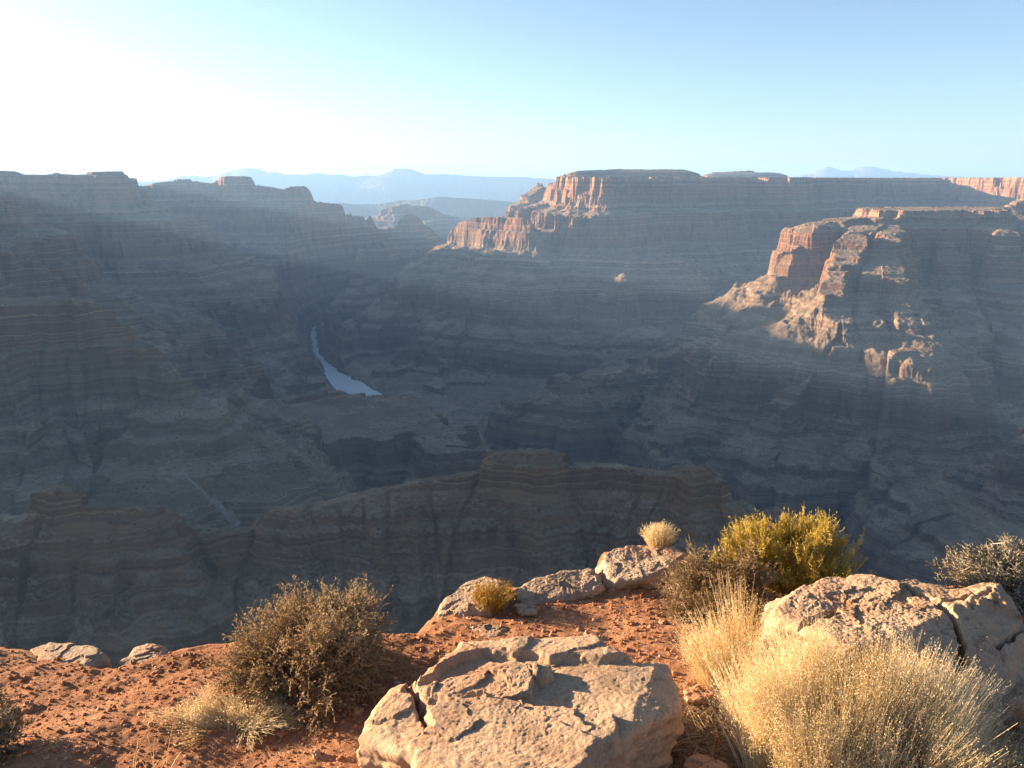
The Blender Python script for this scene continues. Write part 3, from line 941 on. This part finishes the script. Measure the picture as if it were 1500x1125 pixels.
# ------------------------------------------------------------------ plants
def tubes(P, r0, r1, sides=3):
    """P (N,K,3) polylines; r0,r1 (N,) radii -> verts, faces"""
    N, K, _ = P.shape
    tng = np.gradient(P, axis=1)
    tng /= np.linalg.norm(tng, axis=2, keepdims=True) + 1e-9
    ref = np.where(np.abs(tng[..., 2:3]) > 0.9, np.array([1.0, 0, 0]), np.array([0, 0, 1.0]))
    u = np.cross(tng, ref); u /= np.linalg.norm(u, axis=2, keepdims=True) + 1e-9
    w = np.cross(tng, u)
    k = np.linspace(0, 1, K)
    r = np.asarray(r0)[:, None] * (1 - k) + np.asarray(r1)[:, None] * k
    a = np.arange(sides) * 2 * np.pi / sides
    V = P[:, :, None, :] + r[:, :, None, None] * (np.cos(a)[None, None, :, None] * u[:, :, None, :] + np.sin(a)[None, None, :, None] * w[:, :, None, :])
    idx = np.arange(N * K * sides).reshape(N, K, sides)
    nx = np.roll(idx, -1, axis=2)
    F = np.stack([idx[:, :-1], nx[:, :-1], nx[:, 1:], idx[:, 1:]], -1).reshape(-1, 4)
    return V.reshape(-1, 3), F

def leaves(pos, dirs, ln, wd, rs):
    n = len(pos)
    d = dirs / (np.linalg.norm(dirs, axis=1, keepdims=True) + 1e-9)
    s = np.cross(d, rs.normal(size=(n, 3))); s /= np.linalg.norm(s, axis=1, keepdims=True) + 1e-9
    ln = np.broadcast_to(ln, (n,))[:, None]; wd = np.broadcast_to(wd, (n,))[:, None]
    V = np.stack([pos, pos + d * ln * 0.5 + s * wd, pos + d * ln, pos + d * ln * 0.5 - s * wd], 1).reshape(-1, 3)
    return V, np.arange(n * 4).reshape(n, 4)

def curve3(a, b, bend, K, rs):
    """N polylines from a to b with a random sideways bend"""
    t = np.linspace(0, 1, K)[None, :, None]
    mid = (a + b) / 2 + bend
    return a[:, None] * (1 - t) ** 2 + 2 * mid[:, None] * t * (1 - t) + b[:, None] * t ** 2

def sub_branches(P, n, lmin, lmax, spread, up, K, rs, tmin=0.35):
    N, Kp, _ = P.shape
    i = rs.randint(0, N, n); t = rs.uniform(tmin, 1, n) * (Kp - 1.001)
    k = t.astype(int); f = (t - k)[:, None]
    a = P[i, k] * (1 - f) + P[i, k + 1] * f
    d = P[i, k + 1] - P[i, k]
    d /= np.linalg.norm(d, axis=1, keepdims=True) + 1e-9
    d = d + rs.normal(size=(n, 3)) * spread + np.array([0, 0, up])
    d /= np.linalg.norm(d, axis=1, keepdims=True) + 1e-9
    l = rs.uniform(lmin, lmax, n)[:, None]
    return curve3(a, a + d * l, rs.normal(size=(n, 3)) * l * 0.12, K, rs)

def clump_rnd(p, rs, scale, k=0.5):
    return np.clip(0.5 + k * fbm3(p, scale, 2, 3) + rs.normal(size=len(p)) * 0.16, 0, 1)

def shrub(name, label, cat, base, rx, ry, h, rs, n1, n2, n3, nl, twig, leaf, mats, spread=0.7, up=0.15, lens=(0.4, 0.22), leaf_len=(0.006, 0.012), wr=0.3, flat=0.25, lean=(0, 0), r1=0.004):
    root = empty(name, base, label, cat)
    ph = rs.rand(n1) * 2 * np.pi
    zc = rs.uniform(flat, 1.0, n1)
    rr = np.sqrt(np.clip(1 - (zc * 0.92) ** 2, 0, 1)) * rs.uniform(0.75, 1.0, n1)
    p1, p2, p3 = rs.rand(3) * 6.28
    lob = 1 + 0.16 * np.sin(2 * ph + p1) + 0.13 * np.sin(3 * ph + p2) + 0.10 * np.sin(5 * ph + p3)
    rr = rr * lob; zc = zc * (0.92 + 0.5 * (lob - 1)) * np.where(rs.rand(n1) < 0.06, 1.14, 1.0)
    end = np.stack([rx * rr * np.cos(ph) + lean[0] * zc, ry * rr * np.sin(ph) + lean[1] * zc, h * 0.86 * zc * rs.uniform(0.85, 1.0, n1)], 1)
    st = np.stack([rx * 0.15 * rs.normal(size=n1), ry * 0.15 * rs.normal(size=n1), np.full(n1, -0.02)], 1)
    mainp = curve3(st, end, rs.normal(size=(n1, 3)) * 0.06 * h + np.array([0, 0, 0.10 * h]), 8, rs)
    mainp[:, 1:-1] += rs.normal(size=mainp[:, 1:-1].shape) * 0.012 * h
    sec = sub_branches(mainp, n2, lens[0] * h * 0.5, lens[0] * h, spread * 0.7, up, 5, rs, 0.3)
    ter = sub_branches(sec, n3, lens[1] * h * 0.4, lens[1] * h, spread, up, 4, rs, 0.25)
    for a in (sec, ter):
        a[..., 2] = np.maximum(a[..., 2], 0.015)
    vs, fs, c = [], [], []
    off = 0
    for P, ra, rb in ((mainp, r1, r1 * 0.4), (sec, r1 * 0.42, r1 * 0.22), (ter, twig, twig * 0.45)):
        v, f = tubes(P, np.full(len(P), ra) * rs.uniform(0.7, 1.3, len(P)), np.full(len(P), rb))
        vs.append(v); fs.append(f + off); off += len(v)
        c.append(np.repeat(clump_rnd(P[:, 1], rs, 2.2 / h, wr), P.shape[1] * 3))
    mesh_obj("branches", np.concatenate(vs), np.concatenate(fs), mats[0], root, rnd=np.concatenate(c))
    if nl:
        i = rs.randint(0, len(ter), nl); t = rs.uniform(0.1, 1, nl) * 2.999
        k = t.astype(int); f = (t - k)[:, None]
        p = ter[i, k] * (1 - f) + ter[i, k + 1] * f
        d = ter[i, k + 1] - ter[i, k]; d = d / (np.linalg.norm(d, axis=1, keepdims=True) + 1e-9) + rs.normal(size=(nl, 3)) * 0.7
        v, f = leaves(p, d, rs.uniform(*leaf_len, nl), leaf * rs.uniform(0.7, 1.3, nl), rs)
        mesh_obj("foliage", v, f, mats[1], root, rnd=np.repeat(clump_rnd(p, rs, 2.2 / h, wr), 4))
    return root

def grass(name, label, base, n, r, h, rs, mats, spread=0.35, width=0.0011, seeds=0, seed_len=(0.004, 0.009), hvar=0.35, ell=(1, 1), droop=0.25, lean=(0, 0), group=None, seed_zone=0.55, cat="grass", seed_w=0.0016, clusters=0):
    root = empty(name, base, label, cat, group)
    ph = rs.rand(n) * 2 * np.pi; q = np.sqrt(rs.rand(n))
    st = np.stack([r * q * np.cos(ph) * ell[0], r * q * np.sin(ph) * ell[1], np.full(n, -0.015)], 1)
    tl = np.zeros((n, 3)); th_ = np.ones(n)
    if clusters:
        ci = rs.randint(0, clusters, n)
        cp = st[rs.randint(0, n, clusters)]
        st = cp[ci] + rs.normal(size=(n, 3)) * np.array([0.016, 0.016, 0])
        q = np.clip(np.hypot(st[:, 0] / ell[0], st[:, 1] / ell[1]) / r, 0, 1.2); ph = np.arctan2(st[:, 1] / ell[1], st[:, 0] / ell[0])
        tl = (rs.normal(size=(clusters, 3)) * np.array([0.045, 0.045, 0]))[ci]; th_ = rs.uniform(0.72, 1.05, clusters)[ci]
    hh = th_ * h * (1 - hvar * rs.rand(n) ** 1.3) * (1 - 0.30 * q ** 2)
    out = np.stack([np.cos(ph) * ell[0], np.sin(ph) * ell[1], np.zeros(n)], 1) * (q * spread * hh)[:, None]
    end = st + out + tl + rs.normal(size=(n, 3)) * np.array([1, 1, 0]) * (0.10 * hh)[:, None] + np.stack([lean[0] * hh, lean[1] * hh, hh], 1)
    P = curve3(st, end, -out * droop + rs.normal(size=(n, 3)) * (0.03 * hh)[:, None] + np.stack([0 * hh, 0 * hh, 0.06 * hh], 1), 6, rs)
    v, f = tubes(P, width * rs.uniform(0.7, 1.4, n), np.full(n, width * 0.45))
    mesh_obj("stems", v, f, mats[0], root, rnd=np.repeat(clump_rnd(P[:, 3], rs, 6.0, 0.4), 18))
    if seeds:
        i = rs.randint(0, n, seeds); t = (seed_zone + (1 - seed_zone) * rs.rand(seeds) ** 0.8) * 4.999
        k = t.astype(int); fr = (t - k)[:, None]
        p = P[i, k] * (1 - fr) + P[i, k + 1] * fr + rs.normal(size=(seeds, 3)) * 0.006
        d = P[i, k + 1] - P[i, k]; d = d / (np.linalg.norm(d, axis=1, keepdims=True) + 1e-9) + rs.normal(size=(seeds, 3)) * 0.6
        v, f = leaves(p, d, rs.uniform(*seed_len, seeds), seed_w * rs.uniform(0.6, 1.4, seeds), rs)
        mesh_obj("seed_fluff", v, f, mats[1], root, rnd=np.repeat(clump_rnd(p, rs, 6.0, 0.4), 4))  # fluffy seed heads along the upper stems, not leaves
    return root

def gbase(px, py):
    x, y, _ = px_plane(px, py)
    return (x, y, float(gheight(x, y)[0]))

M_TWIG = mat_plant("brown_twigs", (0.16, 0.10, 0.055), (0.28, 0.19, 0.11), (0.42, 0.32, 0.21), 0.0)
M_LEAF_BROWN = mat_plant("dry_brown_leaves", (0.20, 0.135, 0.07), (0.32, 0.235, 0.13), (0.44, 0.34, 0.20), 0.3)
M_LEAF_GREY = mat_plant("grey_brown_leaves", (0.15, 0.11, 0.06), (0.24, 0.18, 0.10), (0.33, 0.26, 0.15), 0.3)
M_LEAF_YEL = mat_plant("yellow_green_stems", (0.34, 0.26, 0.06), (0.56, 0.44, 0.12), (0.70, 0.57, 0.20), 0.45)
M_LEAF_DARK = mat_plant("dark_grey_leaves", (0.07, 0.065, 0.045), (0.12, 0.11, 0.075), (0.22, 0.20, 0.14), 0.2)
M_TWIG_PALE = mat_plant("pale_thorny_twigs", (0.25, 0.21, 0.16), (0.40, 0.34, 0.27), (0.52, 0.46, 0.38), 0.0)
M_STRAW = mat_plant("straw_stems", (0.60, 0.48, 0.28), (0.80, 0.68, 0.46), (0.88, 0.80, 0.62), 0.5)
M_SEED = mat_plant("straw_seed_heads", (0.68, 0.56, 0.36), (0.84, 0.74, 0.53), (0.90, 0.83, 0.66), 0.5)
M_TUFT = mat_plant("yellow_grass", (0.36, 0.23, 0.03), (0.50, 0.34, 0.07), (0.62, 0.45, 0.13), 0.4)

rs = np.random.RandomState(5)
b = gbase(440, 1000)
shrub("bush", "rounded twiggy brown bush standing on the red dirt at left", "bush", b, 0.24, 0.23, 0.345, rs, 90, 1300, 9000, 80000, 0.0010, 0.0021, (M_TWIG, M_LEAF_BROWN), spread=0.8, up=0.1, flat=0.05, r1=0.006, lean=(0.12, 0))
b = gbase(1062, 895)
shrub("bush", "low grey brown bush on the rim in front of the yellow green bush", "bush", b, 0.18, 0.17, 0.27, rs, 60, 700, 5000, 30000, 0.0009, 0.0020, (M_TWIG, M_LEAF_GREY), spread=0.8, flat=0.02)
b = gbase(1155, 868)
shrub("bush", "tall yellow green bush of upright broom stems at the rim", "bush", b, 0.26, 0.22, 0.29, rs, 110, 1200, 10000, 26000, 0.0012, 0.0016, (M_LEAF_YEL, M_LEAF_YEL), spread=0.33, up=0.9, lens=(0.42, 0.24), flat=0.15, leaf_len=(0.008, 0.02))
b = gbase(1475, 858)
shrub("bush", "dark grey bush with pale thorny twigs behind the long cracked boulder", "bush", b, 0.31, 0.25, 0.19, rs, 60, 700, 4500, 22000, 0.0012, 0.0022, (M_TWIG_PALE, M_LEAF_DARK), spread=0.8, flat=0.05, lean=(0.05, 0))
b = gbase(-22, 1110)
shrub("bush", "grey green bush cut by the left edge of the photo", "bush", b, 0.10, 0.1, 0.20, rs, 24, 200, 1400, 6000, 0.0010, 0.0022, (M_TWIG, M_LEAF_DARK), flat=0.05)
b = gbase(1252, 850)
shrub("plant", "thin bare sprig standing on the rim behind the long cracked boulder", "plant", b, 0.02, 0.02, 0.16, rs, 3, 10, 30, 40, 0.0009, 0.0016, (M_TWIG, M_LEAF_GREY), flat=0.8, r1=0.002)

grass("grass_tuft", "short yellow grass tuft on the rim next to a grey slab", gbase(718, 892), 420, 0.045, 0.15, rs, (M_TUFT, M_TUFT), seeds=500, lean=(0.1, 0), spread=0.6)
grass("grass_tuft", "small round straw tuft standing alone on the highest rim slab", px_plane(966, 803, GC0 + 0.06), 500, 0.045, 0.14, rs, (M_STRAW, M_SEED), seeds=1500, spread=0.45, hvar=0.2)
grass("grass_tuft", "flattened straw tuft at the foot of the twiggy brown bush", gbase(345, 1050), 1500, 0.11, 0.085, rs, (M_STRAW, M_SEED), width=0.0007, seeds=4000, seed_w=0.0007, clusters=30, spread=1.0, ell=(1.4, 0.8), lean=(-0.35, 0))
grass("tall_grass", "tallest golden dry grass clump in the lower right corner", gbase(1245, 1150), 9000, 0.26, 0.46, rs, (M_STRAW, M_SEED), seeds=150000, seed_w=0.0008, seed_len=(0.003, 0.007), spread=0.22, ell=(1.1, 0.8), hvar=0.45, width=0.0008, clusters=110, seed_zone=0.5)
grass("tall_grass", "dry golden grass clump at left of the long cracked boulder", gbase(1085, 1010), 1300, 0.11, 0.35, rs, (M_STRAW, M_SEED), seeds=11000, seed_w=0.0009, seed_len=(0.003, 0.007), spread=0.40, hvar=0.5, width=0.0008, clusters=22, seed_zone=0.5)
grass("tall_grass", "sparser orange dry grass at bottom right corner", gbase(1405, 1112), 2600, 0.17, 0.23, rs, (M_STRAW, M_SEED), seeds=26000, seed_w=0.0008, seed_len=(0.003, 0.007), spread=0.55, hvar=0.5, width=0.0008, clusters=26)
for i, (px, py, hh) in enumerate([(195, 1135, 0.15), (220, 1130, 0.12), (226, 1140, 0.2), (240, 1140, 0.22), (318, 1130, 0.05)]):
    grass("grass_stalk", "thin pale grass stalk standing in red dirt at bottom left", gbase(px, py), 2, 0.002, hh, rs, (M_STRAW, M_SEED), spread=0.5, width=0.0014, group="pale grass stalks at bottom left", cat="grass stalk", lean=(0.15 if i == 3 else 0.03, 0))

# dry litter between the boulder and the tall grass
n = 1600
c = np.array(gbase(1010, 1080))
a = np.stack([rs.normal(size=n) * 0.17 + c[0], rs.normal(size=n) * 0.12 + c[1], np.zeros(n)], 1)
a[:, 2] = gheight(a[:, 0], a[:, 1]) + 0.003 + rs.rand(n) * 0.015
th = rs.rand(n) * 6.28; ll = rs.uniform(0.02, 0.12, n)
bb = a + np.stack([np.cos(th) * ll, np.sin(th) * ll, rs.uniform(-0.01, 0.02, n)], 1)
m = 420
sx, sy = rs.uniform(-2.4, 2.2, m), rs.uniform(1.5, 3.6, m)
kk = rim_dist(sx, sy) < -0.08
sx, sy = sx[kk], sy[kk]
sa = np.stack([sx, sy, gheight(sx, sy) + 0.004], 1)
th = rs.rand(len(sx)) * 6.28; l2 = rs.uniform(0.015, 0.075, len(sx))
sb = sa + np.stack([np.cos(th) * l2, np.sin(th) * l2, 0 * l2], 1)
sb[:, 2] = gheight(sb[:, 0], sb[:, 1]) + 0.005
a, bb = np.concatenate([a, sa]), np.concatenate([bb, sb])
n = len(a)
v, f = tubes(curve3(a, bb, rs.normal(size=(n, 3)) * 0.008, 4, rs), np.full(n, 0.0012), np.full(n, 0.0007))
tag(mesh_obj("dry_litter", v, f, M_TWIG, rnd=np.repeat(rs.rand(n), 12)), "dry brown straw and twig litter on the red dirt", "litter", kind="stuff")

# ------------------------------------------------------------------ haze: one closed box of even air
def haze():
    x0, x1, y0, y1, z0, z1 = -36000, 36000, -3000, 36000, -960, 470
    V = np.array([(x, y, z) for z in (z0, z1) for y in (y0, y1) for x in (x0, x1)], float)
    F = np.array([(0, 2, 3, 1), (4, 5, 7, 6), (0, 1, 5, 4), (2, 6, 7, 3), (0, 4, 6, 2), (1, 3, 7, 5)])
    m = bpy.data.materials.new("haze_air")
    m.use_nodes = True
    t = m.node_tree; t.nodes.clear()
    out = t.nodes.new("ShaderNodeOutputMaterial")
    pv = t.nodes.new("ShaderNodeVolumePrincipled")
    pv.inputs['Color'].default_value = (0.305, 0.54, 0.92, 1)
    pv.inputs['Density'].default_value = 5.0e-5
    pv.inputs['Anisotropy'].default_value = 0.15
    t.links.new(pv.outputs[0], out.inputs['Volume'])
    tag(mesh_obj("haze", V, F, m), "thin blue haze filling the canyon air", "haze", kind="stuff")
haze()
